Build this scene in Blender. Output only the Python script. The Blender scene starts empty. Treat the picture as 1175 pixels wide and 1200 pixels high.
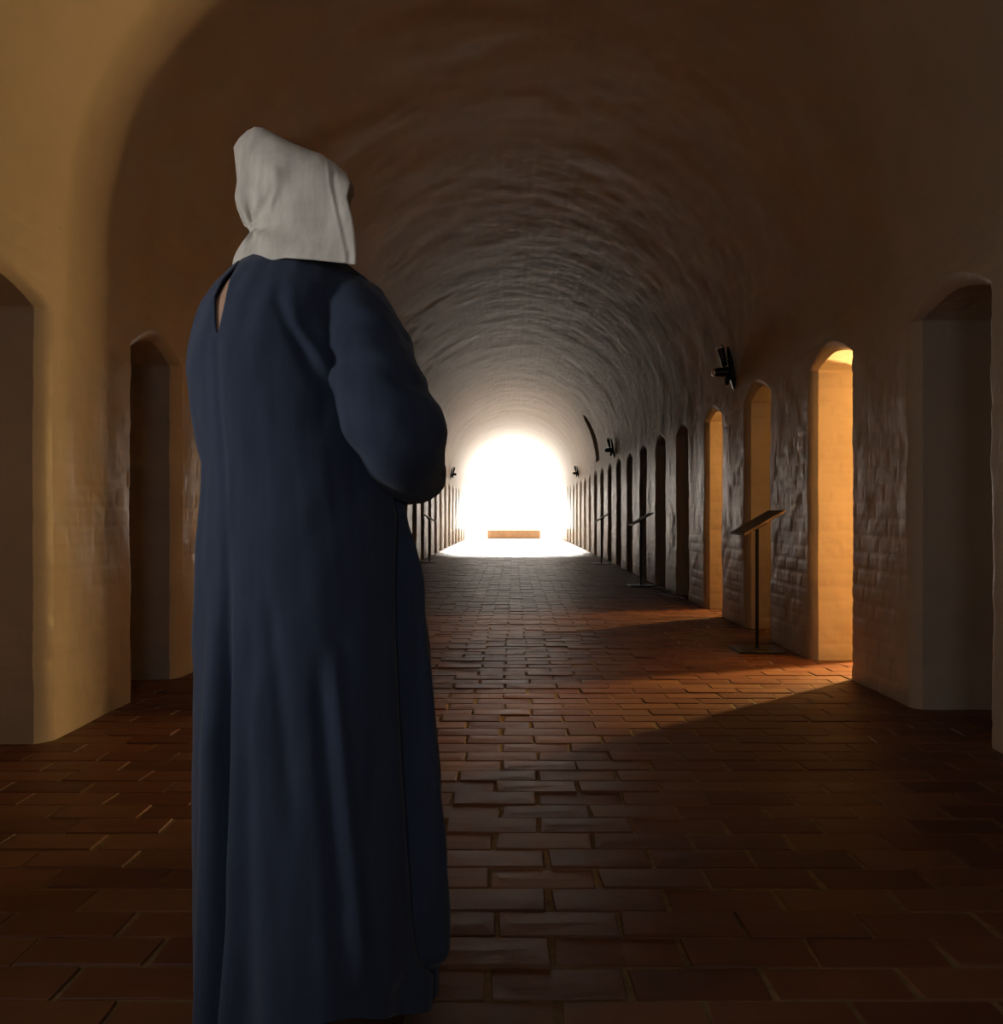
import bpy, bmesh, math, random
import numpy as np
from mathutils import Vector, Matrix

random.seed(7)
R = math.radians
SC = bpy.context.scene
COL = SC.collection

# ------------------------------------------------------------------ camera, world, lights, exposure
cam_d = bpy.data.cameras.new('camera')
cam_d.sensor_fit = 'HORIZONTAL'
cam_d.sensor_width = 36.0
cam_d.lens = 36.0 * 1100.0 / 1175.0
cam_d.shift_x = -14.5 / 1175.0
cam_d.shift_y = 4.0 / 1175.0
cam_d.clip_start = 0.05
cam_d.clip_end = 200
cam = bpy.data.objects.new('camera', cam_d)
COL.objects.link(cam)
cam.location = (0, 0, 1.0)
cam.rotation_euler = (R(90), 0, 0)
SC.camera = cam

w = bpy.data.worlds.new('world')
SC.world = w
w.use_nodes = True
w.node_tree.nodes['Background'].inputs['Color'].default_value = (0.75, 0.85, 1.0, 1)
w.node_tree.nodes['Background'].inputs['Strength'].default_value = 0.02

SC.view_settings.view_transform = 'Standard'
SC.view_settings.look = 'None'
SC.view_settings.gamma = 1.0
SC.view_settings.use_curve_mapping = False
SC.view_settings.exposure = 0.0
SC.cycles.max_bounces = 10
SC.cycles.diffuse_bounces = 6
SC.cycles.glossy_bounces = 4
SC.cycles.sample_clamp_indirect = 6.0
SC.cycles.caustics_reflective = False
SC.cycles.caustics_refractive = False

END_L = 7.0         # radiance of the daylit window that closes the corridor
LAMP_W = (1080.0, 140.0, 560.0)   # warm lamps in the side cells
SUN_W = 300.0        # low sun through the same window, along the floor
GLARE = 0.05          # density of the added volume that imitates glare at the far end
BACK_W = 3.5         # dim fill from a window added out of view behind the camera
SIDE_W = 2.0         # key light from a made-up side window on the left, out of view

ld = bpy.data.lights.new('added_side_key', 'AREA')
ld.shape = 'RECTANGLE'
ld.size = 0.40
ld.size_y = 1.25
ld.energy = SIDE_W
ld.color = (1.0, 0.97, 0.92)
lo = bpy.data.objects.new('added_side_key', ld)
COL.objects.link(lo)
lo.location = (-2.44, 1.03, 1.5)
lo.rotation_euler = Vector((2.0, 0.95, -0.2)).to_track_quat('-Z', 'Y').to_euler()
ld.spread = R(58)   # narrowed to hold the added key light on the person

ld = bpy.data.lights.new('added_back_fill', 'AREA')  # added fill for the person's dark side, source unseen
ld.shape = 'RECTANGLE'
ld.size = 1.0
ld.size_y = 1.7
ld.energy = BACK_W
ld.color = (0.95, 0.97, 1.0)
lo = bpy.data.objects.new('added_back_fill', ld)
COL.objects.link(lo)
lo.location = (0, -2.9, 1.75)
lo.rotation_euler = (R(90), 0, 0)

ld = bpy.data.lights.new('low_sun_end_window', 'AREA')
ld.shape = 'RECTANGLE'
ld.size = 3.7
ld.size_y = 3.5
ld.spread = R(4)
ld.energy = SUN_W
ld.color = (1.0, 0.93, 0.82)
lo = bpy.data.objects.new('low_sun_end_window', ld)
COL.objects.link(lo)
lo.location = (0, 40.9, 1.93)
lo.rotation_euler = (R(-90 + 12.9), 0, 0)

# ------------------------------------------------------------------ helpers
def new_mat(name):
    m = bpy.data.materials.new(name)
    m.use_nodes = True
    nt = m.node_tree
    return m, nt, nt.nodes['Principled BSDF']

def N(nt, typ, **kw):
    n = nt.nodes.new(typ)
    for k, v in kw.items():
        if k in n.inputs:
            n.inputs[k].default_value = v
        else:
            setattr(n, k, v)
    return n

def coords(nt, kind='Object'):
    return nt.nodes.new('ShaderNodeTexCoord').outputs[kind]

def ramp(nt, fac, stops):
    r = nt.nodes.new('ShaderNodeValToRGB')
    e = r.color_ramp.elements
    while len(e) < len(stops):
        e.new(0.5)
    for i, (p, c) in enumerate(stops):
        e[i].position = p
        e[i].color = c if len(c) == 4 else (*c, 1)
    nt.links.new(fac, r.inputs['Fac'])
    return r.outputs['Color']

def add_bump(nt, bsdf, height, strength, distance, prev=None):
    b = N(nt, 'ShaderNodeBump', Strength=strength, Distance=distance)
    nt.links.new(height, b.inputs['Height'])
    if prev is not None:
        nt.links.new(prev, b.inputs['Normal'])
    nt.links.new(b.outputs['Normal'], bsdf.inputs['Normal'])
    return b.outputs['Normal']

def simple(name, col, rough=0.5, metal=0.0, var=0.12, scale=8.0, spec=0.5):
    m, nt, b = new_mat(name)
    n = N(nt, 'ShaderNodeTexNoise', Scale=scale, Detail=4.0)
    nt.links.new(coords(nt), n.inputs['Vector'])
    lo_ = tuple(c * (1 - var) for c in col)
    hi_ = tuple(min(1, c * (1 + var)) for c in col)
    nt.links.new(ramp(nt, n.outputs['Fac'], [(0.3, lo_), (0.7, hi_)]), b.inputs['Base Color'])
    b.inputs['Roughness'].default_value = rough
    b.inputs['Metallic'].default_value = metal
    b.inputs['Specular IOR Level'].default_value = spec
    return m

def emit_mat(name, col, strength):
    m, nt, b = new_mat(name)
    b.inputs['Base Color'].default_value = (*col, 1)
    b.inputs['Emission Color'].default_value = (*col, 1)
    b.inputs['Emission Strength'].default_value = strength
    return m

_rng = np.random.default_rng(11)
_TAB = _rng.random((256, 256))
def vnoise(x, y, seed=0):
    """smooth value noise in -1..1 on numpy arrays"""
    x = np.asarray(x, float) + seed * 17.37
    y = np.asarray(y, float) + seed * 9.71
    xi = np.floor(x).astype(int); yi = np.floor(y).astype(int)
    fx = x - xi; fy = y - yi
    fx = fx * fx * fx * (fx * (fx * 6 - 15) + 10)
    fy = fy * fy * fy * (fy * (fy * 6 - 15) + 10)
    a = _TAB[xi & 255, yi & 255]; b = _TAB[(xi + 1) & 255, yi & 255]
    c = _TAB[xi & 255, (yi + 1) & 255]; d = _TAB[(xi + 1) & 255, (yi + 1) & 255]
    return ((a * (1 - fx) + b * fx) * (1 - fy) + (c * (1 - fx) + d * fx) * fy) * 2 - 1

class GridMesh:
    """collects numpy grids of points into one mesh"""
    def __init__(self):
        self.v = []; self.f = []; self.n = 0
    def grid(self, P, flip=False, wrap=False):
        P = np.asarray(P, float)
        nu, nv = P.shape[:2]
        idx = np.arange(nu * nv).reshape(nu, nv) + self.n
        if wrap:
            idx = np.concatenate([idx, idx[:1]], 0)
        a = idx[:-1, :-1].ravel(); b = idx[1:, :-1].ravel(); c = idx[1:, 1:].ravel(); d = idx[:-1, 1:].ravel()
        q = np.stack([a, b, c, d], 1)
        if flip:
            q = q[:, ::-1]
        self.v.append(P.reshape(-1, 3)); self.f.append(q); self.n += nu * nv
    def quad(self, *p):
        self.grid([[p[0], p[3]], [p[1], p[2]]])
    def box(self, x0, x1, y0, y1, z0, z1):
        c = lambda i, j, k: ((x0, x1)[i], (y0, y1)[j], (z0, z1)[k])
        for f in (((0,0,0),(0,1,0),(1,1,0),(1,0,0)), ((0,0,1),(1,0,1),(1,1,1),(0,1,1)),
                  ((0,0,0),(1,0,0),(1,0,1),(0,0,1)), ((1,0,0),(1,1,0),(1,1,1),(1,0,1)),
                  ((1,1,0),(0,1,0),(0,1,1),(1,1,1)), ((0,1,0),(0,0,0),(0,0,1),(0,1,1))):
            self.quad(*[c(*t) for t in f])
    def build(self, name, mat, parent=None, smooth=True, weld=0.0):
        V = np.concatenate(self.v); F = np.concatenate(self.f)
        me = bpy.data.meshes.new(name)
        me.vertices.add(len(V)); me.vertices.foreach_set('co', V.ravel())
        me.loops.add(F.size); me.loops.foreach_set('vertex_index', F.ravel())
        me.polygons.add(len(F))
        me.polygons.foreach_set('loop_start', np.arange(0, F.size, 4))
        me.polygons.foreach_set('loop_total', np.full(len(F), 4))
        me.polygons.foreach_set('use_smooth', np.full(len(F), smooth))
        me.update(calc_edges=True)
        if weld:
            bm = bmesh.new(); bm.from_mesh(me)
            bmesh.ops.remove_doubles(bm, verts=bm.verts, dist=weld)
            bmesh.ops.recalc_face_normals(bm, faces=bm.faces)
            bm.to_mesh(me); bm.free()
        me.validate()
        return link(name, me, mat, parent)

def link(name, me, mat, parent=None):
    o = bpy.data.objects.new(name, me)
    COL.objects.link(o)
    if mat is not None and not me.materials:
        me.materials.append(mat)
    if parent is not None:
        o.parent = parent
    return o

def from_bm(name, bm, mat, parent=None, smooth=False):
    me = bpy.data.meshes.new(name)
    bmesh.ops.recalc_face_normals(bm, faces=bm.faces)
    bm.to_mesh(me); bm.free()
    if smooth:
        me.polygons.foreach_set('use_smooth', np.full(len(me.polygons), True))
    return link(name, me, mat, parent)

def bm_box(bm, c, s, rot=None, bevel=0.0, seg=2):
    r = bmesh.ops.create_cube(bm, size=1.0)
    vs = r['verts']
    M = Matrix.Translation(Vector(c)) @ (rot.to_4x4() if rot is not None else Matrix.Identity(4)) @ Matrix.Diagonal((*s, 1))
    bmesh.ops.transform(bm, matrix=M, verts=vs)
    if bevel:
        es = list({e for v in vs for e in v.link_edges})
        bmesh.ops.bevel(bm, geom=es, offset=bevel, segments=seg, affect='EDGES', profile=0.5)

def bm_lathe(bm, prof, axis_from, axis_dir, seg=20):
    """prof: list of (distance along axis, radius)"""
    d = Vector(axis_dir).normalized()
    t = d.orthogonal().normalized(); b = d.cross(t)
    rings = []
    for (h, r) in prof:
        c = Vector(axis_from) + d * h
        rings.append([bm.verts.new(c + (t * math.cos(2 * math.pi * k / seg) + b * math.sin(2 * math.pi * k / seg)) * max(r, 1e-4)) for k in range(seg)])
    for a_, b_ in zip(rings[:-1], rings[1:]):
        for k in range(seg):
            bm.faces.new((a_[k], a_[(k + 1) % seg], b_[(k + 1) % seg], b_[k]))
    bm.faces.new(rings[0][::-1]); bm.faces.new(rings[-1])

def tag(o, label, cat, group=None):
    o['label'] = label; o['category'] = cat
    if group:
        o['group'] = group
    return o

def struct(o):
    o['kind'] = 'structure'
    return o

def empty(name, loc, rz=0):
    o = bpy.data.objects.new(name, None)
    COL.objects.link(o)
    o.location = loc; o.rotation_euler = (0, 0, rz)
    o.empty_display_size = 0.1
    return o

def copy_tree(o, parent=None):
    c = o.copy(); COL.objects.link(c)
    if parent is not None:
        c.parent = parent
    for ch in list(o.children):
        copy_tree(ch, c)
    return c

# ------------------------------------------------------------------ materials
def limewash(name, r_lo, r_hi, spec, fade=False):
    m, nt, b = new_mat(name)
    co = coords(nt)
    n1 = N(nt, 'ShaderNodeTexNoise', Scale=1.3, Detail=5.0, Roughness=0.6)
    n2 = N(nt, 'ShaderNodeTexNoise', Scale=14.0, Detail=5.0, Roughness=0.65)
    n3 = N(nt, 'ShaderNodeTexNoise', Scale=55.0, Detail=3.0)
    for n in (n1, n2, n3):
        nt.links.new(co, n.inputs['Vector'])
    c = ramp(nt, n1.outputs['Fac'], [(0.3, (0.41, 0.335, 0.258)), (0.7, (0.48, 0.405, 0.32))])
    nt.links.new(c, b.inputs['Base Color'])
    r = N(nt, 'ShaderNodeMapRange'); r.inputs['To Min'].default_value = r_lo; r.inputs['To Max'].default_value = r_hi
    nt.links.new(n2.outputs['Fac'], r.inputs['Value'])
    rough = r.outputs['Result']
    if fade:        # the glossy paint of the walls ends towards the vault
        sep = N(nt, 'ShaderNodeSeparateXYZ'); nt.links.new(co, sep.inputs[0])
        hgt = N(nt, 'ShaderNodeMapRange')
        for k_, v_ in (('From Min', 1.5), ('From Max', 2.3), ('To Min', 0.0), ('To Max', 1.0)):
            hgt.inputs[k_].default_value = v_
        nt.links.new(sep.outputs['Z'], hgt.inputs['Value'])
        ad = N(nt, 'ShaderNodeMath', operation='MULTIPLY_ADD'); ad.inputs[1].default_value = 0.19
        nt.links.new(hgt.outputs['Result'], ad.inputs[0]); nt.links.new(rough, ad.inputs[2])
        rough = ad.outputs[0]
    nt.links.new(rough, b.inputs['Roughness'])
    b.inputs['Specular IOR Level'].default_value = spec
    p = add_bump(nt, b, n2.outputs['Fac'], 0.2, 0.008)
    add_bump(nt, b, n3.outputs['Fac'], 0.25, 0.003, p)
    return m

def brick_mat():
    m, nt, b = new_mat('worn_floor_brick')
    co = coords(nt, 'Object')
    geo = nt.nodes.new('ShaderNodeNewGeometry')
    oi = nt.nodes.new('ShaderNodeObjectInfo')
    add = N(nt, 'ShaderNodeMath', operation='ADD')
    fr = N(nt, 'ShaderNodeMath', operation='FRACT')
    nt.links.new(geo.outputs['Random Per Island'], add.inputs[0])
    nt.links.new(oi.outputs['Random'], add.inputs[1])
    nt.links.new(add.outputs[0], fr.inputs[0])
    base = ramp(nt, fr.outputs[0], [(0.0, (0.115, 0.036, 0.016)), (0.35, (0.15, 0.05, 0.02)), (0.7, (0.175, 0.066, 0.027)), (1.0, (0.20, 0.085, 0.036))])
    n1 = N(nt, 'ShaderNodeTexNoise', Scale=9.0, Detail=6.0, Roughness=0.65)
    n2 = N(nt, 'ShaderNodeTexNoise', Scale=60.0, Detail=3.0)
    pos = nt.nodes.new('ShaderNodeNewGeometry').outputs['Position']
    for n in (n1, n2):
        nt.links.new(pos, n.inputs['Vector'])
    mx = N(nt, 'ShaderNodeMix', data_type='RGBA', blend_type='MULTIPLY')
    mx.inputs['Factor'].default_value = 0.7
    nt.links.new(base, mx.inputs['A'])
    nt.links.new(ramp(nt, n1.outputs['Fac'], [(0.3, (0.62, 0.6, 0.6)), (0.7, (1.0, 1.0, 1.0))]), mx.inputs['B'])
    nt.links.new(mx.outputs['Result'], b.inputs['Base Color'])
    r = N(nt, 'ShaderNodeMapRange'); r.inputs['To Min'].default_value = 0.37; r.inputs['To Max'].default_value = 0.66
    nt.links.new(n1.outputs['Fac'], r.inputs['Value'])
    nt.links.new(r.outputs['Result'], b.inputs['Roughness'])
    b.inputs['Specular IOR Level'].default_value = 0.32
    p = add_bump(nt, b, n1.outputs['Fac'], 0.35, 0.006)
    add_bump(nt, b, n2.outputs['Fac'], 0.15, 0.002, p)
    return m

def cloth_mat(name, col, rough, weave=900.0, sheen=0.15):
    m, nt, b = new_mat(name)
    co = coords(nt)
    n = N(nt, 'ShaderNodeTexNoise', Scale=26.0, Detail=6.0, Roughness=0.7)
    mp = N(nt, 'ShaderNodeMapping'); mp.inputs['Scale'].default_value = (1.0, 1.0, 0.12)
    nt.links.new(co, mp.inputs['Vector'])
    nt.links.new(mp.outputs['Vector'], n.inputs['Vector'])
    lo_ = tuple(c * 0.84 for c in col); hi_ = tuple(c * 1.14 for c in col)
    nt.links.new(ramp(nt, n.outputs['Fac'], [(0.35, lo_), (0.65, hi_)]), b.inputs['Base Color'])
    b.inputs['Roughness'].default_value = rough
    b.inputs['Specular IOR Level'].default_value = 0.15
    b.inputs['Sheen Weight'].default_value = sheen
    b.inputs['Sheen Roughness'].default_value = 0.5
    wv = N(nt, 'ShaderNodeTexNoise', Scale=weave, Detail=2.0)
    nt.links.new(co, wv.inputs['Vector'])
    p = add_bump(nt, b, wv.outputs['Fac'], 0.15, 0.0008)
    add_bump(nt, b, n.outputs['Fac'], 0.2, 0.003, p)
    return m

M_LIME = limewash('glossy_limewashed_brick', 0.35, 0.54, 0.27, True)
M_VAULT = limewash('matt_limewashed_vault', 0.53, 0.71, 0.28)
M_BRICK = brick_mat()
M_MORTAR = simple('sandy_mortar', (0.22, 0.15, 0.075), 0.85, 0, 0.25, 30, 0.2)
M_PALE = simple('pale_sunlit_floor', (0.72, 0.62, 0.52), 0.42, 0, 0.06, 3, 0.5)  # sunlit end of the floor, its brightness put into the pale colour
M_DRESS = cloth_mat('navy_linen', (0.042, 0.058, 0.102), 0.85)
M_HOOD = cloth_mat('undyed_linen', (0.74, 0.70, 0.63), 0.9, 700, 0.1)
M_SKIN = simple('skin', (0.55, 0.33, 0.22), 0.5, 0, 0.06, 30)
M_SHOE = simple('black_leather', (0.012, 0.011, 0.01), 0.45)
M_BLACK = simple('black_metal', (0.014, 0.012, 0.011), 0.3, 0.6)
M_STEEL = simple('polished_rim', (0.9, 0.9, 0.9), 0.28, 1.0, 0.03)
M_BOARD = simple('bronze_board', (0.20, 0.13, 0.07), 0.4, 0.2)
M_PRINT = simple('dark_board_face', (0.05, 0.042, 0.036), 0.45)
M_STEP = simple('peach_step', (0.86, 0.62, 0.44), 0.8, 0, 0.08, 6)
M_FRAME = simple('pale_window_frame', (0.8, 0.78, 0.74), 0.5)
M_DAY = emit_mat('daylit_glass_end', (1.0, 0.935, 0.85), END_L)
M_KEY = emit_mat('added_glass_side', (0.93, 0.97, 1.0), 4.0)  # glowing panes of the two added windows, this one and the next
M_FILL = emit_mat('added_glass_back', (0.95, 0.97, 1.0), 2.0)
M_BULB = emit_mat('warm_bulb', (1.0, 0.62, 0.25), 60.0)

# ------------------------------------------------------------------ corridor dimensions
HW = 2.05            # half width
SPR = 2.30           # springing of the barrel vault
ARC = math.pi * HW   # length of the vault's arc
Y_BACK, Y_END = -3.0, 41.0
DEP = 0.45           # depth of the niches
CH = 0.080           # chamfer of their edges
CHX = 0.048          # and its depth into the wall
LUN = (22.55, 23.45) # high recess cut in the vault

def relief(Y, t, fade_far=True):
    """limewashed brick relief, towards the corridor; t runs up the right wall, over the vault, down the left"""
    bh, bl = 0.098, 0.295
    c = np.floor(t / bh)
    ft = t / bh - c
    u = Y / bl + 0.5 * (c % 2) + 0.13 * np.sin(c * 7.3)
    k = np.floor(u); fu = u - k
    dt = np.minimum(ft, 1 - ft) * bh; du = np.minimum(fu, 1 - fu) * bl
    dj = np.minimum(dt, du)
    joint = -0.0035 * np.exp(-(dj / 0.011) ** 2)
    per = (_TAB[(k.astype(int) * 7) & 255, (c.astype(int) * 13) & 255] - 0.5) * 0.005
    edge = 1 - np.exp(-(dj / 0.016) ** 2)
    per = per * edge
    lump = 0.003 * vnoise(Y / 0.15, t / 0.13, 1) + 0.007 * vnoise(Y / 0.42, t / 0.5, 2) + 0.0012 * vnoise(Y / 0.055, t / 0.05, 3)
    return (joint + per) * (0.65 + 0.35 * vnoise(Y / 0.8, t / 0.8, 5)) + lump

def warpY(Y, t):
    return Y + 0.007 * vnoise(Y / 0.3, t / 0.11, 8) + 0.006 * vnoise(Y / 0.4, t / 0.35, 9)

def wall_pt(sgn, Y, z):
    t = z if sgn > 0 else 2 * SPR + ARC - z
    Yw = warpY(Y, t)
    d = relief(Y, t)
    return np.stack([sgn * (HW - d), Yw, z + 0 * Y], -1)

def res_at(Y):
    return 0.014 if Y < 11 else (0.022 if Y < 20 else 0.035)

def lin(a, b, step):
    return np.linspace(a, b, max(2, int(math.ceil(abs(b - a) / step)) + 1))

def arch_z(s, zs, za):
    """slightly pointed segmental arch, s in 0..1"""
    u = np.abs(2 * s - 1)
    seg = 1 - u ** 2.0
    pt = 1 - u ** 1.25
    return zs + (za - zs) * (0.72 * seg + 0.28 * pt)

def opening_outline(y0, y1, zs, za, step):
    zj = lin(0, zs, step)
    s = lin(0, 1, step / (y1 - y0))
    ya = y0 + (y1 - y0) * s
    Yp = np.concatenate([np.full(len(zj) - 1, y0), ya, np.full(len(zj) - 1, y1)])
    Zp = np.concatenate([zj[:-1], arch_z(s, zs, za), zj[::-1][1:]])
    return Yp, Zp

def side_wall(name, sgn, openings, y_from, y_to):
    g = GridMesh()
    edges = [y_from] + [e for o in openings for e in o[:2]] + [y_to]
    for i in range(0, len(edges), 2):
        a, b = edges[i], edges[i + 1]
        st = res_at(a)
        Y, Z = np.meshgrid(lin(a, b, st), lin(0, SPR, st), indexing='ij')
        g.grid(wall_pt(sgn, Y, Z), flip=sgn > 0)
    for (y0, y1, zs, za, kind) in openings:
        st = res_at(y0)
        s = lin(0, 1, st / (y1 - y0))
        top = arch_z(s, zs, za)
        v = lin(0, 1, st / (SPR - zs))
        Y = (y0 + (y1 - y0) * s)[:, None] + 0 * v[None, :]
        Z = top[:, None] * (1 - v[None, :]) + SPR * v[None, :]
        g.grid(wall_pt(sgn, Y, Z), flip=sgn > 0)
        # chamfer and reveal
        Yo, Zo = opening_outline(y0, y1, zs, za, st)
        P0 = wall_pt(sgn, Yo, Zo)
        ci = CH
        cy = (y0 + y1) / 2; hw = (y1 - y0) / 2
        Yi = cy + (Yo - cy) * (hw - ci) / hw
        Zi = np.where(Zo > zs, zs + (Zo - zs) * (za - ci * 0.8 - zs) / (za - zs), Zo) if za - ci * 0.8 > zs else Zo
        nY = np.sign(Yo - cy) * np.clip(np.abs(Yo - cy) / hw, 0, 1) ** 6      # outward direction of the reveal
        nZ = np.where(Zo > zs * 0.98, 1 - np.abs(nY), 0)
        def inner(depth):
            per = np.cumsum(np.hypot(np.diff(Yi, prepend=Yi[0]), np.diff(Zi, prepend=Zi[0])))
            d = relief(per * 0 + depth + sgn * 3.3 + y0, per + y0) * 0.9
            return np.stack([np.full_like(Yi, sgn * (HW + depth)) , Yi - nY * d + 0.5 * (P0[:, 1] - Yo), Zi - nZ * d], -1)
        c1 = inner(CHX)
        c1[:, 0] = sgn * (HW + CHX) - sgn * 0.3 * (HW - np.abs(P0[:, 0]))
        nst = max(3, int(ci * 1.4 / st))
        ch = []
        for q in np.linspace(0, 1, nst + 1):
            bulge = 0.008 * math.sin(math.pi * q)
            p = P0 * (1 - q) + c1 * q
            p[:, 0] -= sgn * bulge
            ch.append(p)
        g.grid(np.stack(ch), flip=sgn < 0)
        dl = lin(CHX, DEP, st)
        rv = [c1] + [inner(d) for d in dl[1:]]
        g.grid(np.stack(rv), flip=sgn < 0)
        if kind == 'niche':
            # closed back wall of the niche
            last = rv[-1]
            n = len(last)
            half = n // 2
            A = last[:half + 1]; B = last[::-1][:half + 1]
            ww = np.linspace(0, 1, 24)
            G = A[None] * (1 - ww[:, None, None]) + B[None] * ww[:, None, None]
            rel = 0.6 * relief(G[..., 1], G[..., 2])
            wgt = (np.sin(np.pi * ww) ** 0.5)[:, None]
            G[..., 0] -= sgn * rel * wgt
            g.grid(G, flip=sgn > 0)
    return struct(g.build(name, M_LIME))

PER = 1.74
right_open = []
for k in range(-2, 20):
    far = 4.90 + PER * (k - 1)
    far_w = 0.86 + 0.03 * math.sin(k * 2.3)
    y0 = far - far_w
    if k == 2:
        y0, far = 5.68, 6.55
    kind = 'open' if k in (2, 3, 4) else 'niche'
    if far < Y_END - 1.0 and y0 > Y_BACK + 0.3:
        right_open.append((y0, far, 2.0, 2.15 - 0.012 * (k % 3), kind))
left_open = [(0.55, 1.35, 1.9, 2.06, 'window'), (3.30, 4.18, 1.91, 2.06, 'niche'), (5.01, 5.80, 1.91, 2.06, 'niche')]  # first opening made for the added key window
y = 6.75
while y + 0.86 < Y_END - 1.0:
    left_open.append((y, y + 0.86, 1.93, 2.08 - 0.01 * (len(left_open) % 3), 'niche'))
    y += PER
side_wall('wall_right', 1, right_open, Y_BACK, Y_END)
side_wall('wall_left', -1, left_open, Y_BACK, Y_END)

# barrel vault
g = GridMesh()
for (a, b, st) in ((Y_BACK, 12.0, 0.035), (12.0, 22.0, 0.03), (22.0, 24.0, 0.015), (24.0, Y_END, 0.035)):
    Y, s = np.meshgrid(lin(a, b, st), lin(0, ARC, 0.03), indexing='ij')
    th = s / HW
    t = SPR + s
    d = relief(Y, t)
    d = d + np.clip(np.sin(th), 0, 1) * (0.004 * vnoise(Y / 0.22, s / 0.35, 21) + 0.008 * vnoise(Y / 0.6, s / 0.9, 22))
    rec = (Y > LUN[0]) & (Y < LUN[1]) & (s > 0.03) & (s < HW * R(34) - 0.25 * np.abs((Y - sum(LUN) / 2) / 0.45) ** 2.5)
    d = np.where(rec, -0.32, d)
    r = HW - d
    g.grid(np.stack([r * np.cos(th), warpY(Y, t), SPR + r * np.sin(th)], -1))
struct(g.build('ceiling', M_VAULT))

# end wall with a tall arched opening, and the back wall behind the camera
def half_disc_wall(name, yy, hole=None):
    g = GridMesh()
    n = 96
    th = np.linspace(0, math.pi, n)
    outer = np.stack([HW * 1.01 * np.cos(th), np.full(n, yy), SPR + HW * 1.01 * np.sin(th)], -1)
    outer = np.concatenate([[[HW * 1.01, yy, 0]], outer, [[-HW * 1.01, yy, 0]]])
    if hole is None:
        inner = outer.copy(); inner[:, 0] = 0.0; inner[:, 2] = 0.0
        ww = [0, 1]
    else:
        hw, zs, za = hole
        inner = np.stack([hw * np.cos(th), np.full(n, yy), zs + (za - zs) * np.sin(th)], -1)
        inner = np.concatenate([[[hw, yy, 0]], inner, [[-hw, yy, 0]]])
        ww = np.linspace(0, 1, 8)
    g.grid(np.stack([outer * (1 - q) + inner * q for q in ww]))
    if hole is not None:
        rim = [inner + np.array([0, q, 0]) for q in np.linspace(0, 0.55, 8)]
        g.grid(np.stack(rim))
    return struct(g.build(name, M_LIME, smooth=False))
half_disc_wall('wall_end', Y_END, (2.06, 2.3, 4.36))
half_disc_wall('wall_back', Y_BACK)

# arched window that fills the end opening
win = struct(empty('window_1', (0, Y_END + 0.5, 0)))
def arch_fill(hw, zs, za, zlow, yy, n=48):
    g = GridMesh()
    th = np.linspace(0, math.pi, n)
    top = np.stack([hw * np.cos(th), np.full(n, yy), zs + (za - zs) * np.sin(th)], -1)
    low = top.copy(); low[:, 2] = zlow
    g.grid(np.stack([top, low]))
    return g
arch_fill(2.08, 2.3, 4.38, 0.0, 0.05).build('pane', M_DAY, win)
g = GridMesh()
for xx in (-1.98, -0.66, 0.66, 1.98):
    hgt = 2.3 + 1.96 * math.sqrt(max(0.0, 1 - (xx / 2.0) ** 2))
    g.box(xx - 0.02, xx + 0.02, -0.03, 0.03, 0, hgt)
g.build('mullion', M_FRAME, win, smooth=False)
g = GridMesh()
for zz in (1.15, 2.3):
    g.box(-1.98, 1.98, -0.025, 0.025, zz - 0.02, zz + 0.02)
g.build('transom', M_FRAME, win, smooth=False)

# unseen side window, added in the left wall to light the person
key_win = struct(empty('window_added_key', (-(HW + DEP), 0.95, 0)))
g = GridMesh(); g.box(-0.02, 0.0, -0.33, 0.33, 0.8, 2.1); g.build('pane', M_KEY, key_win, smooth=False)
g = GridMesh(); g.box(-0.04, 0.012, -0.42, -0.33, 0.0, 2.1); g.box(-0.04, 0.012, 0.33, 0.42, 0.0, 2.1); g.box(-0.04, 0.012, -0.33, 0.33, 0.0, 0.8)
g.build('added_window_frame', M_LIME, key_win, smooth=False)

# unseen window, added in the back wall as fill from behind the camera
fill_win = struct(empty('window_added_fill', (0, Y_BACK, 0)))
g = GridMesh(); g.box(-0.52, 0.52, 0.01, 0.04, 0.88, 2.62); g.build('pane', M_FILL, fill_win, smooth=False)
g = GridMesh()
for (a_, b_, c_, d_) in ((-0.58, -0.52, 0.82, 2.68), (0.52, 0.58, 0.82, 2.68), (-0.52, 0.52, 0.82, 0.88), (-0.52, 0.52, 2.62, 2.68)):
    g.box(a_, b_, 0.0, 0.07, c_, d_)
g.build('added_window_frame', M_FRAME, fill_win, smooth=False)

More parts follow.
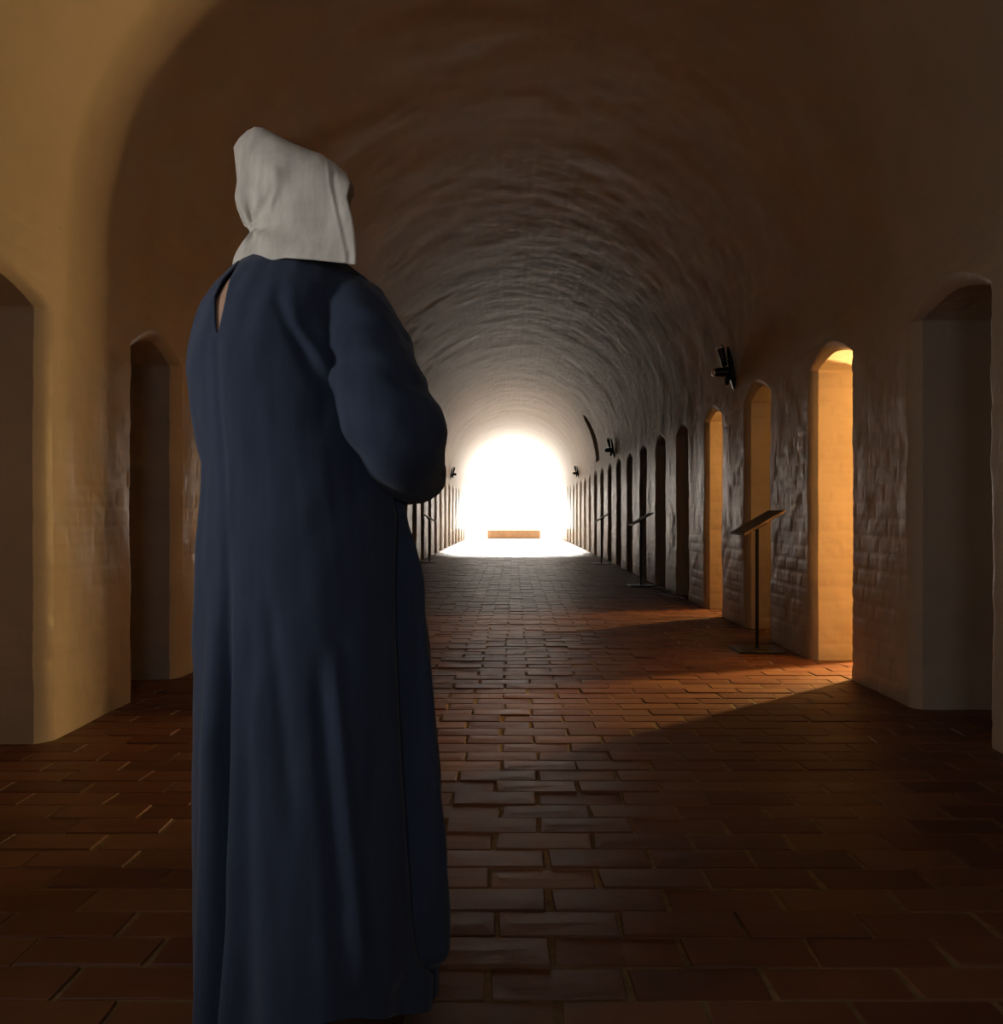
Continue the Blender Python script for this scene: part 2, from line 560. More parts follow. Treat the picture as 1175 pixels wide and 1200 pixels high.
# ------------------------------------------------------------------ cells behind the three open doorways on the right
lamp_pos = []
for i, o in enumerate([q for q in right_open if q[4] == 'open']):
    y0, y1, zs, za, _ = o
    x0, x1 = HW + DEP - 0.002, 3.5
    ya, yb = y0 - 0.3, y1 + 0.66
    zc = 2.42
    g = GridMesh()
    g.quad((x1, ya, 0), (x1, yb, 0), (x1, yb, zc), (x1, ya, zc))
    g.quad((x0, ya, 0), (x1, ya, 0), (x1, ya, zc), (x0, ya, zc))
    g.quad((x0, yb, 0), (x0, yb, zc), (x1, yb, zc), (x1, yb, 0))
    g.quad((x0, ya, zc), (x1, ya, zc), (x1, yb, zc), (x0, yb, zc))
    e0, e1 = y0 + CH * 0.9, y1 - CH * 0.9
    g.quad((x0, ya, 0), (x0, ya, zc), (x0, e0, zc), (x0, e0, 0))
    g.quad((x0, e1, 0), (x0, e1, zc), (x0, yb, zc), (x0, yb, 0))
    s = np.linspace(0, 1, 20)
    top = arch_z(s, zs, za - CH * 0.8) - 0.004
    low = np.stack([np.full(20, x0), e0 + (e1 - e0) * s, top], -1)
    hi = low.copy(); hi[:, 2] = zc
    g.grid(np.stack([low, hi]))
    struct(g.build('wall_cell', M_LIME, smooth=False))
    lamp_pos.append(((3.17, y1 + 0.21, 1.28), (2.78, y1 + 0.42, 1.7), (3.17, y1 + 0.06, 2.0))[i])

# ------------------------------------------------------------------ floor
floor = struct(empty('floor', (0, 0, 0)))
g = GridMesh(); g.box(-HW - DEP, 3.5, Y_BACK, 25.0, -0.06, -0.004)
g.build('mortar_bed', M_MORTAR, floor, smooth=False)
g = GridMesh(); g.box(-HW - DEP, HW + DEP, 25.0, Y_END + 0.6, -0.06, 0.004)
fe = g.build('floor_end', M_PALE, None, smooth=False); struct(fe)  # edge of the sunlit stretch drawn by the change to paler material

PITCH, ROW = 0.300, 0.1455
BL, BW, BT = 0.288, 0.136, 0.05
def brick_pts(rng):
    """worn brick: bottom ring, shoulder ring, bevelled top ring, crowned centre line"""
    hx, hy = BL / 2, BW / 2
    jit = lambda a: rng.uniform(-a, a)
    base = [(-hx, -hy), (hx, -hy), (hx, hy), (-hx, hy)]
    base = [(x + jit(0.004), y + jit(0.003)) for x, y in base]
    v = [(x, y, -BT) for x, y in base]
    v += [(x, y, -0.004 + jit(0.0008)) for x, y in base]
    v += [(x * 0.984, y * 0.955, 0.0 + jit(0.0013)) for x, y in base]
    v += [(-hx * 0.80, jit(0.01), 0.0006 + jit(0.0008)), (hx * 0.80, jit(0.01), 0.0006 + jit(0.0008))]
    f = []
    for a in (0, 4):
        for i in range(4):
            j = (i + 1) % 4
            f.append((a + i, a + j, a + 4 + j, a + 4 + i))
    f += [(8, 9, 13, 12), (9, 10, 13), (10, 11, 12, 13), (11, 8, 12)]
    return v, f
rng = random.Random(5)
variants = [brick_pts(rng) for _ in range(8)]
meshes = []
for v, f in variants:
    me = bpy.data.meshes.new('brick'); me.from_pydata(v, [], f); me.materials.append(M_BRICK)
    me.polygons.foreach_set('use_smooth', np.full(len(me.polygons), False)); me.update()
    meshes.append(me)

def in_opening(yy, side):
    for o in (right_open if side > 0 else left_open):
        if o[0] + 0.05 < yy < o[1] - 0.05:
            return True
    return False
bricks = []
row = 0
y_r = 1.935 - 33 * ROW
while y_r + ROW < 25.0:
    k = row - 33
    off = -0.057 + (0.145 if k % 2 else 0.0) + rng.uniform(-0.012, 0.012)
    n0 = int(-3.0 / PITCH)
    for n in range(n0, -n0 + 1):
        x = off + n * PITCH + PITCH / 2
        yc = y_r + ROW / 2
        side = 1 if x > 0 else -1
        lim = HW - 0.06 if not in_opening(yc, side) else HW + DEP + 0.1
        if abs(x) - BL / 2 < lim and y_r > Y_BACK:
            bricks.append((x + rng.uniform(-0.004, 0.004), yc + rng.uniform(-0.003, 0.003), rng.uniform(-0.0025, 0.0025),
                           rng.uniform(-0.004, 0.004), rng.uniform(-0.010, 0.010), rng.uniform(-0.012, 0.012), rng.randrange(8)))
    y_r += ROW; row += 1
def in_view(b):
    x, yy = b[0], b[1]
    if yy < 1.80:
        return False
    px = 602 + 1100 * x / yy
    return -60 < px < 1235 and abs(x) < HW
bricks.sort(key=lambda b: (0 if in_view(b) else 1, b[1]))
for (x, yy, z, rx, ry, rz, q) in bricks[:300]:
    o = bpy.data.objects.new('brick', meshes[q]); COL.objects.link(o); o.parent = floor
    o.location = (x, yy, z); o.rotation_euler = (rx, ry * 0.4, rz)
V, F = [], []
for (x, yy, z, rx, ry, rz, q) in bricks[300:]:
    v, f = variants[q]
    Mx = Matrix.Translation((x, yy, z)) @ Matrix.Rotation(rz, 4, 'Z') @ Matrix.Rotation(ry * 0.4, 4, 'Y') @ Matrix.Rotation(rx, 4, 'X')
    n = len(V)
    V += [tuple(Mx @ Vector(p)) for p in v]
    F += [tuple(i + n for i in t) for t in f]
me = bpy.data.meshes.new('brick_paving'); me.from_pydata(V, [], F); me.materials.append(M_BRICK); me.update()
bp = link('brick_paving', me, None, floor); bp['kind'] = 'stuff'

# low step below the bright window
g_ = bmesh.new(); bm_box(g_, (0.0, 0, 0.19), (2.3, 0.5, 0.37), bevel=0.02)
st = from_bm('window_step', g_, M_STEP); st.location = (0, Y_END - 0.35, 0.004)
tag(st, 'low peach-coloured step below the bright window closing the corridor', 'step')

# ------------------------------------------------------------------ person (seen from behind): body, dress, hood
YP = 1.93
PX = YP / 1100.0
def wx(px): return (px - 602) * PX
def wz(py): return 1 + (604 - py) * PX
def interp(tab, y):
    return np.interp(y, [t[0] for t in tab], [t[1] for t in tab])

LEFT = [(290, 302), (306, 284), (320, 270), (338, 253), (362, 238), (375, 233), (412, 223), (436, 221), (480, 227), (520, 233), (545, 238), (583, 237), (633, 233), (750, 230), (883, 231), (1000, 233), (1160, 235), (1200, 236)]
RIGHT = [(290, 388), (306, 402), (318, 416), (326, 427), (347, 440), (375, 446), (410, 446), (450, 446), (500, 452), (560, 463), (600, 474), (633, 481), (683, 492), (750, 502), (833, 508), (900, 514), (950, 516), (1053, 520), (1100, 519), (1140, 512), (1200, 510)]
DEPTH = [(290, .06), (306, .075), (320, .10), (347, .125), (412, .14), (480, .145), (560, .15), (633, .165), (750, .185), (900, .21), (1050, .23), (1200, .24)]
SEAM = [(290, 284), (306, 281), (318, 278), (340, 265), (360, 260), (405, 259), (500, 262), (600, 266), (690, 267), (800, 264), (1000, 258), (1200, 247)]
GAP = [(290, 0.0), (306, 2.0), (318, 3.5), (335, 12.0), (360, 15.0), (380, 10.0), (398, 4.5), (406, 0.0), (1300, 0.0)]

person = empty('person', (wx(362), YP, 0.0))
tag(person, 'person in long navy dress and white linen hood, back turned, hands held in front', 'person')
PO = np.array([wx(362), YP, 0.0])

def dress_ring(py, th, shrink=0.0):
    l, r = wx(interp(LEFT, py)), wx(interp(RIGHT, py))
    a = (r - l) / 2 - shrink; b = interp(DEPTH, py) - shrink
    cx = (l + r) / 2
    return cx, a, b

def build_dress():
    rows = np.concatenate([np.linspace(290, 420, 56), np.linspace(423, 1196, 200)])
    nth = 260
    P = np.zeros((nth + 1, len(rows), 3))
    for j, py in enumerate(rows):
        cx, a, b = dress_ring(py, None)
        s0 = np.clip((wx(interp(SEAM, py)) * (YP - 0.75 * b) / YP - cx) / a, -0.97, 0.97)
        ths = math.asin(s0)
        gap = 1.2 * interp(GAP, py) * PX / (math.hypot(a * math.cos(ths), b * math.sin(ths)))
        u = np.linspace(0, 1, nth + 1)
        th = ths + gap / 2 + u * (2 * math.pi - gap)
        h = np.clip((py - 560) / 630, 0, 1)          # how far down the skirt
        rad = np.zeros_like(th)
        tw = (th + math.pi) % (2 * math.pi) - math.pi   # -pi..pi, 0 faces the camera
        # centre-back seam and the pleat below it
        dseam = np.minimum(th - ths, 2 * math.pi - (th - ths))
        rad += -0.0035 * np.exp(-(dseam / 0.05) ** 2) * (1 if py > 410 else 0)
        pl = np.clip((py - 660) / 200, 0, 1)
        ds = (th - ths + math.pi) % (2 * math.pi) - math.pi
        rad += pl * (-0.030 * np.exp(-((ds + 0.00) / 0.055) ** 2) + 0.014 * np.exp(-((ds + 0.17) / 0.10) ** 2) + 0.010 * np.exp(-((ds - 0.16) / 0.09) ** 2))
        # long folds of the skirt
        def fold(px0, py0, px1, py1, amp, wid, skew=0.0):
            q = np.clip((py - py0) / (py1 - py0), 0, 1)
            x = px0 + (px1 - px0) * q
            t0 = math.asin(np.clip((wx(x) * (YP - 0.85 * b) / YP - cx) / a, -0.985, 0.985))
            inside = np.clip((py - py0 + 40) / 60, 0, 1) * np.clip((py1 + 50 - py) / 60, 0, 1)
            e = (tw - t0) / wid
            return amp * inside * np.exp(-e ** 2) * (1 + skew * np.tanh(e * 1.5))
        rad += fold(396, 780, 424, 1060, 0.012, 0.065)
        rad += fold(378, 780, 400, 1060, -0.008, 0.07)
        rad += fold(463, 590, 506, 1230, -0.030, 0.09)
        rad += fold(474, 600, 522, 1230, 0.014, 0.10)
        rad += fold(300, 790, 322, 1230, 0.007, 0.08)
        rad += fold(318, 700, 345, 900, -0.006, 0.07)
        rad += fold(345, 390, 412, 480, 0.006, 0.08)      # drag lines from the shoulder blade
        rad += fold(330, 370, 382, 470, -0.006, 0.08)
        rad += fold(384, 380, 424, 500, -0.008, 0.07)
        rad += h ** 1.4 * (0.008 * np.sin(5 * tw + 0.7) + 0.007 * np.sin(9 * tw + 2.1) + 0.004 * np.sin(14 * tw + 4))
        xa = tw * 0.2
        nf = np.clip((1110 - py) / 60, 0, 1)
        rad += nf * 0.0035 * vnoise(xa / 0.03, np.full_like(th, py / 210.0), 31) * (0.5 + 0.5 * h)
        rad += nf * 0.0022 * vnoise(xa / 0.05 + py / 90.0, np.full_like(th, py / 60.0), 32)
        back = 0.018 * math.exp(-((py - 430) / 90) ** 2)   # rounded upper back
        x = cx + (a + rad) * np.sin(th)
        yv = -(b + rad + back * (np.cos(th) > 0)) * np.cos(th)
        z = np.full_like(th, wz(py))
        if py > 1100:       # uneven hem: touches the floor at the back left, lifted towards the camera
            q = (py - 1100) / 96.0
            hem = 0.030 + 0.045 * np.exp(-((tw - 0.25) / 0.55) ** 2) + 0.012 * np.sin(3 * tw) - 0.028 * np.exp(-((tw + 0.85) / 0.4) ** 2)
            z = wz(1100) * (1 - q) + np.maximum(hem, 0.006) * q
        P[:, j, 0] = x - PO[0]; P[:, j, 1] = yv; P[:, j, 2] = z
    g = GridMesh(); g.grid(P)
    return g
dress = build_dress().build('dress', M_DRESS, person, weld=0.0004)
md = dress.modifiers.new('thickness', 'SOLIDIFY'); md.thickness = 0.003; md.offset = -1

def tube(path, radii, nseg=40, nring=70, noise=0.0, seed=0, squash=None):
    """swept tube through control points (Catmull-Rom), radii per control point"""
    p = np.array(path, float); n = len(p)
    ext = np.vstack([2 * p[0] - p[1], p, 2 * p[-1] - p[-2]])
    re = np.concatenate([[radii[0]], radii, [radii[-1]]])
    T = np.linspace(0, n - 1 - 1e-6, nring)
    C, RR = [], []
    for t in T:
        i = int(t); f = t - i
        a, b, c, d = ext[i], ext[i + 1], ext[i + 2], ext[i + 3]
        C.append(0.5 * ((2 * b) + (-a + c) * f + (2 * a - 5 * b + 4 * c - d) * f * f + (-a + 3 * b - 3 * c + d) * f ** 3))
        ra, rb, rc, rd = re[i], re[i + 1], re[i + 2], re[i + 3]
        RR.append(0.5 * ((2 * rb) + (-ra + rc) * f + (2 * ra - 5 * rb + 4 * rc - rd) * f * f + (-ra + 3 * rb - 3 * rc + rd) * f ** 3))
    C = np.array(C)
    tang = np.gradient(C, axis=0); tang /= np.linalg.norm(tang, axis=1)[:, None]
    u = np.array([0, -1.0, 0.0]); rings = []
    for i in range(nring):
        u = u - tang[i] * np.dot(u, tang[i]); u /= np.linalg.norm(u)
        v = np.cross(tang[i], u)
        ang = np.linspace(0, 2 * math.pi, nseg, endpoint=False)
        r = RR[i] * np.ones(nseg)
        if noise:
            r = r + noise * (vnoise(np.cos(ang) * 1.6 + 5 + i * 0.02, np.sin(ang) * 1.6 + i * 0.16, seed) + 0.5 * vnoise(np.cos(ang) * 3 + 9, np.sin(ang) * 3 + i * 0.35, seed + 1))
        sq = 1.0 if squash is None else squash
        rings.append(C[i] + (np.cos(ang) * r)[:, None] * u * sq + (np.sin(ang) * r)[:, None] * v)
    return np.stack(rings, 1)

def pp(px, py, dy):
    """a point beside the person from where it shows at the person's distance, dy deeper"""
    return ((px - 602) * PX - PO[0], dy, wz(py))

g = GridMesh()
R_PATH = [pp(398, 338, 0.0), pp(410, 362, -.02), pp(425, 398, -.045), pp(439, 436, -.06), pp(453, 478, -.075), pp(474, 519, -.075), pp(480, 545, -.02), pp(481, 551, .06), pp(473, 552, .14), pp(456, 552, .205), pp(440, 551, .225)]
R_RAD = [.050, .076, .088, .095, .099, .094, .072, .066, .062, .050, .040]
g.grid(tube(R_PATH, R_RAD, 48, 110, 0.0065, 41), wrap=True)
sl = g.build('sleeve', M_DRESS, person, weld=0.0002)
sl.modifiers.new('thickness', 'SOLIDIFY').thickness = 0.003
g = GridMesh()
L_PATH = [pp(290, 345, .02), pp(268, 375, .04), pp(255, 420, .06), pp(252, 470, .075), pp(256, 520, .09), pp(272, 548, .14), pp(310, 556, .19), pp(370, 554, .225), pp(400, 552, .235)]
L_RAD = [.045, .058, .056, .050, .046, .044, .046, .044, .038]
g.grid(tube(L_PATH, L_RAD, 40, 90, 0.004, 47), wrap=True)
sl = g.build('sleeve', M_DRESS, person, weld=0.0002)
sl.modifiers.new('thickness', 'SOLIDIFY').thickness = 0.003

# hood: sewn linen, back on the left, face opening to the right and away
H_BACK = [(319, 269.5), (303, 271), (287, 277), (268, 290), (257, 281), (241, 274), (230, 272.5), (211, 275), (183, 272), (168, 270)]
H_FRONT = [(317, 414), (292, 413), (271, 410), (249, 405), (232, 409), (222, 406.5), (206, 403)]
H_TOP = [(0.0, 168.0), (0.06, 157), (0.13, 149), (0.2, 145), (0.27, 146.5), (0.42, 158), (0.55, 169), (0.68, 177), (0.8, 184), (0.92, 195), (1.0, 206)]
H_HEM = [(0.0, 320), (0.08, 318), (0.16, 314), (0.34, 308), (0.5, 305.5), (0.7, 310), (1.0, 317)]
def hood_grid(u0=0.0, u1=1.0, nu=110, nv=150, off=0.0, v_rng=(-1, 1), wave=0.0):
    us = np.linspace(u0, u1, nu)
    if u0 == 0.0:
        us = us ** 1.7
    vs = np.linspace(v_rng[0], v_rng[1], nv)
    U, V_ = np.meshgrid(us, vs, indexing='ij')
    Uc = np.clip(U, 0, 1)
    top = interp(H_TOP, Uc); hem = interp(H_HEM, Uc) + np.where(V_ < 0, 14.0, 0.0) * np.clip(Uc * 4, 0, 1)
    g_ = 1 - np.abs(V_) ** 1.8
    PY = hem + (top - hem) * g_
    hb = H_BACK[::-1]; hf = H_FRONT[::-1]
    xb = interp(hb, PY); xf = interp(hf, PY)
    PXx = xb + (xf - xb) * U
    # half width of the hood across the head
    B = np.interp(PY, [145, 165, 190, 220, 250, 270, 290, 320], [.050, .072, .088, .095, .092, .096, .110, .130])
    B = B * np.sqrt(np.clip(1 - (1 - np.clip(Uc, 0, 1)) ** 2.6, 0, 1))
    B = B * np.clip(1 - g_ ** 5.0, 0, 1) ** 0.5
    near = V_ < 0
    # gathers that run into the pinch at the nape
    dx, dy = PXx - 294, PY - 267
    rr = np.hypot(dx, dy) + 1e-3; an = np.arctan2(dy, dx)
    fall = np.exp(-rr / 38.0)
    B = B - 0.020 * np.exp(-(rr / 20) ** 2) + 0.010 * fall * np.cos(7.0 * an + 0.6) * np.clip(rr / 9, 0, 1)
    B = B + 0.010 * np.exp(-((PXx - 327) / 11) ** 2 - ((PY - 222) / 13) ** 2) - 0.007 * np.exp(-((PXx - 300) / 18) ** 2 - ((PY - 218) / 9) ** 2)
    B = B + 0.008 * np.exp(-(((PXx - 324) + (PY - 250) * 0.45) / 4.0) ** 2 - ((PY - 252) / 14) ** 2)
    # stitched brim seam near the face
    sx = np.interp(PY, [175, 190, 205, 235, 260, 290, 320], [362, 380, 385, 387, 392, 398, 403])
    B = B + 0.0022 * np.exp(-((PXx - sx) / 1.5) ** 2) - 0.0015 * np.exp(-((PXx - sx - 4) / 3.0) ** 2)
    B = B + 0.0012 * vnoise(PXx / 26, PY / 30, 61) + 0.0005 * vnoise(PXx / 12, PY / 15, 62)
    B = np.maximum(B, 0.0) + off
    lead = -0.03 * (Uc - 0.4)                   # the opening turns slightly away
    X = (PXx - 602) * PX - PO[0]
    Yv = np.where(near, -B, B) + lead + 0.01
    X = X - 0.22 * np.where(near, -B, B) * Uc      # the face opening is turned slightly away
    return np.stack([X, Yv, wz(PY)], -1)
g = GridMesh(); g.grid(hood_grid())
hood = g.build('hood', M_HOOD, person, weld=0.0002)
hood.modifiers.new('thickness', 'SOLIDIFY').thickness = 0.003
hood['label'] = 'white undyed linen hood gathered at the nape'
# sheer grey veil edge that shows past the brim
veil_m, nt, b = new_mat('sheer_veil')
b.inputs['Base Color'].default_value = (0.30, 0.26, 0.20, 1)
b.inputs['Roughness'].default_value = 0.8
b.inputs['Alpha'].default_value = 0.75
nz = N(nt, 'ShaderNodeTexNoise', Scale=60.0)
nt.links.new(coords(nt), nz.inputs['Vector'])
add_bump(nt, b, nz.outputs['Fac'], 0.2, 0.001)
g = GridMesh()
vg = []
for q in np.linspace(0, 1, 10):
    pts = []
    for s_ in np.linspace(0, 1, 26):
        py = 203 + s_ * 48
        xr = np.interp(py, [203, 209, 216, 227, 232, 242, 251], [401, 408, 412.5, 412.5, 409.5, 407, 403])
        x0 = 390
        pts.append(pp(x0 + (xr - x0) * q, py, -0.055 + 0.07 * q))
    vg.append(pts)
g.grid(np.array(vg))
veil = g.build('veil', veil_m, person)
veil.modifiers.new('thickness', 'SOLIDIFY').thickness = 0.0015

# body under the clothes: one continuous skin
def body():
    bm = bmesh.new()
    def add_rings(P):          # P: nseg x nring x 3, closed tube with caps
        ns, nr = P.shape[:2]
        vv = [[bm.verts.new(P[i, j]) for i in range(ns)] for j in range(nr)]
        for j in range(nr - 1):
            for i in range(ns):
                bm.faces.new((vv[j][i], vv[j][(i + 1) % ns], vv[j + 1][(i + 1) % ns], vv[j + 1][i]))
        bm.faces.new(vv[0][::-1]); bm.faces.new(vv[-1])
    def ball(c, r, rot=None):
        res = bmesh.ops.create_uvsphere(bm, u_segments=24, v_segments=16, radius=1.0)
        Mx = Matrix.Translation(Vector(c)) @ (rot or Matrix.Identity(4)) @ Matrix.Diagonal((*r, 1))
        bmesh.ops.transform(bm, matrix=Mx, verts=res['verts'])
    th = np.linspace(0, 2 * math.pi, 48, endpoint=False)
    rows = np.linspace(312, 640, 40)
    T = np.zeros((48, 40, 3))
    for j, py in enumerate(rows):
        cx, a, b = dress_ring(py, None, 0.0)
        tq = (th + math.pi) % (2 * math.pi) - math.pi
        sh = 0.024 - 0.018 * np.exp(-((tq + 0.62) / 0.4) ** 2) * (py < 420)
        a = a - sh; b = b - sh
        back = 0.018 * math.exp(-((py - 430) / 90) ** 2)
        T[:, j, 0] = cx + a * np.sin(th) - PO[0]; T[:, j, 1] = -(b + back * (np.cos(th) > 0)) * np.cos(th); T[:, j, 2] = wz(py)
    add_rings(T)
    neck = (340 - 602) * PX - PO[0]
    add_rings(tube([(neck, 0.0, wz(330)), (neck + .004, .005, wz(290)), (neck + .01, .012, wz(250))], [.075, .058, .058], 24, 12))
    # head, facing right and slightly away
    hx, hy, hz = (342 - 602) * PX - PO[0], 0.012, wz(222)
    fr = Matrix.Rotation(R(25), 4, 'Z')
    def hp(f, s_, u):   # forward, sideways, up from the head's centre
        v = fr @ Vector((f, s_, u)); return (hx + v.x, hy + v.y, hz + v.z)
    ball(hp(-.006, 0, -.012), (.066, .060, .072), fr)
    ball(hp(.018, 0, -.045), (.060, .054, .062), fr)
    ball(hp(.083, 0, -.010), (.014, .010, .020), fr)          # nose
    ball(hp(.090, 0, -.020), (.011, .012, .009), fr)
    ball(hp(.068, 0, -.046), (.012, .020, .006), fr); ball(hp(.067, 0, -.056), (.011, .018, .006), fr)
    ball(hp(.060, 0, -.085), (.018, .020, .016), fr)          # chin
    for s_ in (-1, 1):
        ball(hp(.064, s_ * .026, .022), (.012, .020, .007), fr)     # brow
        ball(hp(.064, s_ * .028, .006), (.010, .012, .009), fr)     # eye
        ball(hp(-.005, s_ * .067, -.006), (.016, .008, .028), fr)   # ear
    # arms inside the sleeves
    add_rings(tube(R_PATH[1:], [.048, .050, .050, .046, .044, .042, .038, .036, .030, .027], 24, 60))
    add_rings(tube(L_PATH[1:], [.044, .044, .042, .040, .038, .036, .032, .027], 24, 50))
    # hands laid one over the other, fingers curled
    def hand(wrist, toward, up, side):
        w = Vector(wrist); t = Vector(toward).normalized(); u_ = Vector(up).normalized(); s_ = t.cross(u_).normalized() * side
        add_rings(tube([w, w + t * .035, w + t * .085], [.026, .036, .036], 20, 12))
        for k, (ln, o) in enumerate(((.070, .030), (.078, .010), (.072, -.010), (.056, -.029))):
            b0 = w + t * .075 + u_ * o
            add_rings(tube([b0, b0 + t * ln * .45 + s_ * .006, b0 + t * ln * .8 + s_ * .022, b0 + t * ln + s_ * .040], [.010, .0095, .009, .007], 12, 16))
        b0 = w + t * .03 + u_ * .03
        add_rings(tube([b0, b0 + u_ * .022 + t * .02 + s_ * .006, b0 + u_ * .028 + t * .055 + s_ * .014], [.013, .011, .009], 12, 12))
    hand(R_PATH[-1], (-.9, .25, -.05), (0, 0, 1), -1)
    hand(L_PATH[-1], (.85, .45, -.10), (0, 0, 1), 1)
    # legs and feet
    for s_ in (-1, 1):
        ox = -.005 + s_ * .085; oy = s_ * -.035
        add_rings(tube([(ox, oy, wz(620)), (ox, oy, .75), (ox, oy, .48), (ox, oy + .01, .30), (ox, oy, .10), (ox, oy, .05)], [.090, .082, .058, .056, .042, .040], 24, 40))
        add_rings(tube([(ox - .02, oy - .03, .045), (ox + .06, oy + .05, .042), (ox + .13, oy + .12, .032)], [.038, .040, .026], 16, 14))
    me = bpy.data.meshes.new('body'); bmesh.ops.recalc_face_normals(bm, faces=bm.faces); bm.to_mesh(me); bm.free()
    o = link('body', me, M_SKIN, person)
    m = o.modifiers.new('remesh', 'REMESH'); m.mode = 'VOXEL'; m.voxel_size = 0.0065; m.use_smooth_shade = True
    s2 = o.modifiers.new('smooth', 'SMOOTH'); s2.factor = 0.5; s2.iterations = 3
    dg = bpy.context.evaluated_depsgraph_get()
    new = bpy.data.meshes.new_from_object(o.evaluated_get(dg))
    o.modifiers.clear(); o.data = new
    new.polygons.foreach_set('use_smooth', np.full(len(new.polygons), True))
    return o
body()
for s_ in (-1, 1):
    ox = -.005 + s_ * .085; oy = s_ * -.035
    g = GridMesh()
    g.grid(tube([(ox - .055, oy - .065, .050), (ox - .02, oy - .03, .052), (ox + .06, oy + .05, .050), (ox + .13, oy + .12, .044), (ox + .16, oy + .15, .036)], [.030, .047, .048, .040, .018], 20, 24), wrap=True)
    g.build('shoe', M_SHOE, person, weld=0.0002)

# ------------------------------------------------------------------ reading stands
def reading_stand(loc, mirror=1):
    root = empty('reading_stand', loc, 0 if mirror > 0 else math.pi)
    bm = bmesh.new(); bm_box(bm, (0, 0, 0.009), (0.34, 0.36, 0.012), bevel=0.003); from_bm('base_plate', bm, M_BLACK, root)
    bm = bmesh.new(); bm_lathe(bm, [(0.0, .013), (0.905, .013)], (0, 0, 0.014), (0, 0, 1), 14); from_bm('pole', bm, M_BLACK, root)
    rot = Matrix.Rotation(R(-30), 3, 'Y')
    bm = bmesh.new(); bm_box(bm, (0, 0, 0.945), (0.34, 0.44, 0.014), rot, bevel=0.002); bd = from_bm('board', bm, M_BOARD, root)
    nrm = rot @ Vector((0, 0, 1))
    bm = bmesh.new(); bm_box(bm, Vector((0, 0, 0.945)) + nrm * 0.0085, (0.325, 0.425, 0.003), rot); from_bm('text_panel', bm, M_PRINT, bd)
    bm = bmesh.new(); bm_box(bm, Vector((0, 0, 0.945)) - nrm * 0.022, (0.10, 0.10, 0.03), rot, bevel=0.004); from_bm('bracket', bm, M_BLACK, root)
    return root
s1 = reading_stand((1.80, 6.95, 0.002))
tag(s1, 'black reading stand with slanted board before the doorway beside the brightest lit one', 'stand', 'reading stands along the corridor')
s2 = copy_tree(s1); s2.location = (1.80, 13.3, 0.002)
s2['label'] = 'middle black reading stand of the row along the lit-doorway wall'
s3 = copy_tree(s1); s3.location = (1.80, 19.3, 0.002)
s3['label'] = 'reading stand nearest the bright window on the lit-doorway side, beneath the second wall lamp'
s4 = copy_tree(s1); s4.location = (-1.80, 20.0, 0.002); s4.rotation_euler = (0, 0, math.pi)
s4['label'] = "reading stand across the corridor from the lit doorways, beyond the person's elbow"

# ------------------------------------------------------------------ wall lamps (switched off): plate and two spot heads
def wall_lamp(loc, mirror=1):
    root = empty('wall_lamp', loc, 0 if mirror > 0 else math.pi)
    # local -X points into the corridor
    bm = bmesh.new()
    r = bmesh.ops.create_uvsphere(bm, u_segments=24, v_segments=14, radius=1.0)
    bmesh.ops.transform(bm, matrix=Matrix.Translation((-0.030, 0, 0.0)) @ Matrix.Rotation(R(-9), 4, 'Y') @ Matrix.Diagonal((0.026, 0.065, 0.205, 1)), verts=r['verts'])
    from_bm('wall_plate', bm, M_BLACK, root, True)
    def head(p, d, L, r0, r1, name='spot_head'):
        bm = bmesh.new()
        bm_lathe(bm, [(0, r0 * .6), (0.012, r0), (L * .6, (r0 + r1) / 2), (L, r1)], p, d, 20)
        h = from_bm(name, bm, M_BLACK, root, True)
        md = h.modifiers.new('edges', 'EDGE_SPLIT'); md.split_angle = R(40)
        dv = Vector(d).normalized()
        bm = bmesh.new()
        bm_lathe(bm, [(0, r1 * 1.03), (0.022, r1 * 1.03), (0.030, r1 * .85), (0.036, r1 * .5), (0.038, r1 * .1)], Vector(p) + dv * (L - 0.018), d, 20)
        from_bm('rim', bm, M_STEEL, h, True)
    head((-0.085, 0.0, 0.01), (-0.22, 0.05, 1.0), 0.19, 0.026, 0.036)
    head((-0.045, 0.0, -0.035), (-1.0, 0.05, -0.05), 0.145, 0.050, 0.036)
    bm = bmesh.new(); bm_lathe(bm, [(0, .020), (0.05, .026), (0.10, .016)], (-0.055, 0, -0.06), (-0.15, 0, -1), 16)
    from_bm('bracket', bm, M_BLACK, root, True)
    return root
WL = 'wall lamps'
l1 = tag(wall_lamp((HW - 0.005, 8.72, 2.37)), 'black two-headed wall lamp above the pier between the dimly lit doorways', 'lamp', WL)
for (x, yy, lab) in ((HW, 19.15, 'black wall lamp at the edge of the light, above a reading stand'),
                     (HW, 29.6, 'small black wall lamp between the vault recess and the bright window, on the reading-stand wall'),
                     (HW, 39.8, 'tiny wall lamp right beside the bright window on the reading-stand wall'),
                     (-HW, 30.4, "small dark wall lamp just beyond the person's elbow, opposite the lit-doorway wall"),
                     (-HW, 39.6, "faint tiny wall lamp beside the bright window, on the wall beyond the person's elbow")):
    c = copy_tree(l1); c.location = (x - math.copysign(0.005, x), yy, 2.37); c['label'] = lab
    if x < 0:
        c.rotation_euler = (0, 0, math.pi)

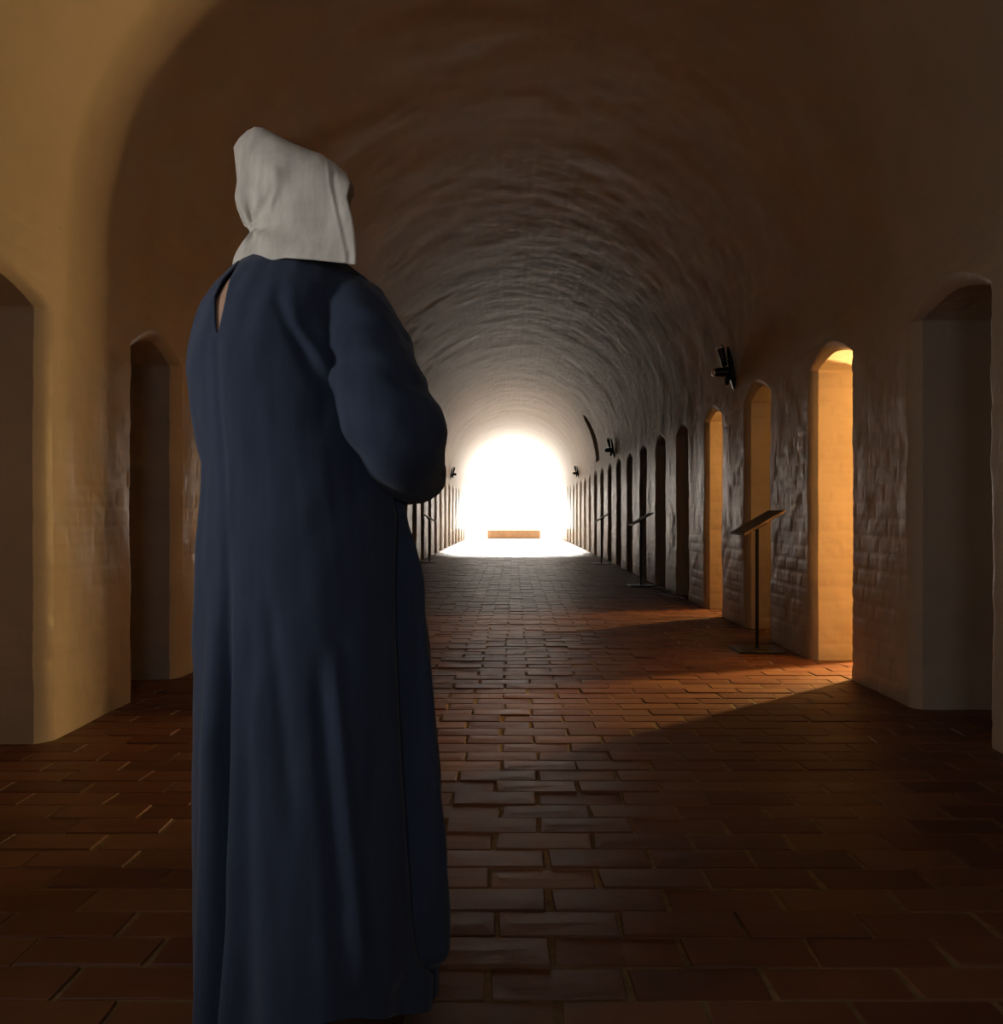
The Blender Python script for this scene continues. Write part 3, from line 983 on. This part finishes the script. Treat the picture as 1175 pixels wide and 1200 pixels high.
# ------------------------------------------------------------------ warm lamps in the three cells
cell_labels = ('warm bulb on a black wall bracket inside the brightest lit doorway',
               'weak warm bulb on a bracket inside the dim doorway behind the reading stand',
               'warm bulb on a bracket inside the orange doorway beyond the wall lamp')
for (p, pw, lab) in zip(lamp_pos, LAMP_W, cell_labels):
    arm = 3.5 - p[0]
    root = empty('cell_lamp', (3.5, p[1], p[2]))
    bm = bmesh.new(); bm_box(bm, (-0.012, 0, 0), (0.022, 0.09, 0.16), bevel=0.004); from_bm('wall_plate', bm, M_BLACK, root)
    bm = bmesh.new(); bm_lathe(bm, [(0, .010), (arm - .09, .010), (arm - .08, .02), (arm - .045, .02)], (-0.02, 0, 0), (-1, 0, 0), 14); from_bm('arm', bm, M_BLACK, root)
    bm = bmesh.new(); bmesh.ops.create_uvsphere(bm, u_segments=20, v_segments=12, radius=0.026)
    bmesh.ops.translate(bm, vec=(-arm, 0, 0), verts=bm.verts)
    o = from_bm('bulb', bm, M_BULB, root, True)
    l = bpy.data.lights.new('bulb_light', 'POINT'); l.energy = pw; l.color = (1.0, 0.63, 0.235); l.shadow_soft_size = 0.034
    lo = bpy.data.objects.new('bulb_light', l); COL.objects.link(lo); lo.parent = root; lo.location = (-arm, 0, 0)
    tag(root, lab, 'lamp', 'lamps in the side cells')
    o.visible_shadow = True

# ------------------------------------------------------------------ scattering volume added to imitate glare around the end window
hz_m = bpy.data.materials.new('glare_scatter'); hz_m.use_nodes = True
nt = hz_m.node_tree; nt.nodes.clear()
vs_ = nt.nodes.new('ShaderNodeVolumeScatter'); out = nt.nodes.new('ShaderNodeOutputMaterial')
vs_.inputs['Color'].default_value = (1.0, 0.97, 0.93, 1); vs_.inputs['Density'].default_value = GLARE
vs_.inputs['Anisotropy'].default_value = 0.85
nt.links.new(vs_.outputs[0], out.inputs['Volume'])
g = GridMesh(); g.box(-2.3, 2.3, 30.4, 40.3, 0.55, 4.6)
hz = g.build('glare_volume', hz_m, None, smooth=False)
hz['kind'] = 'stuff'
tag(hz, 'added glow volume that imitates glare before the bright end window', 'glare_volume')
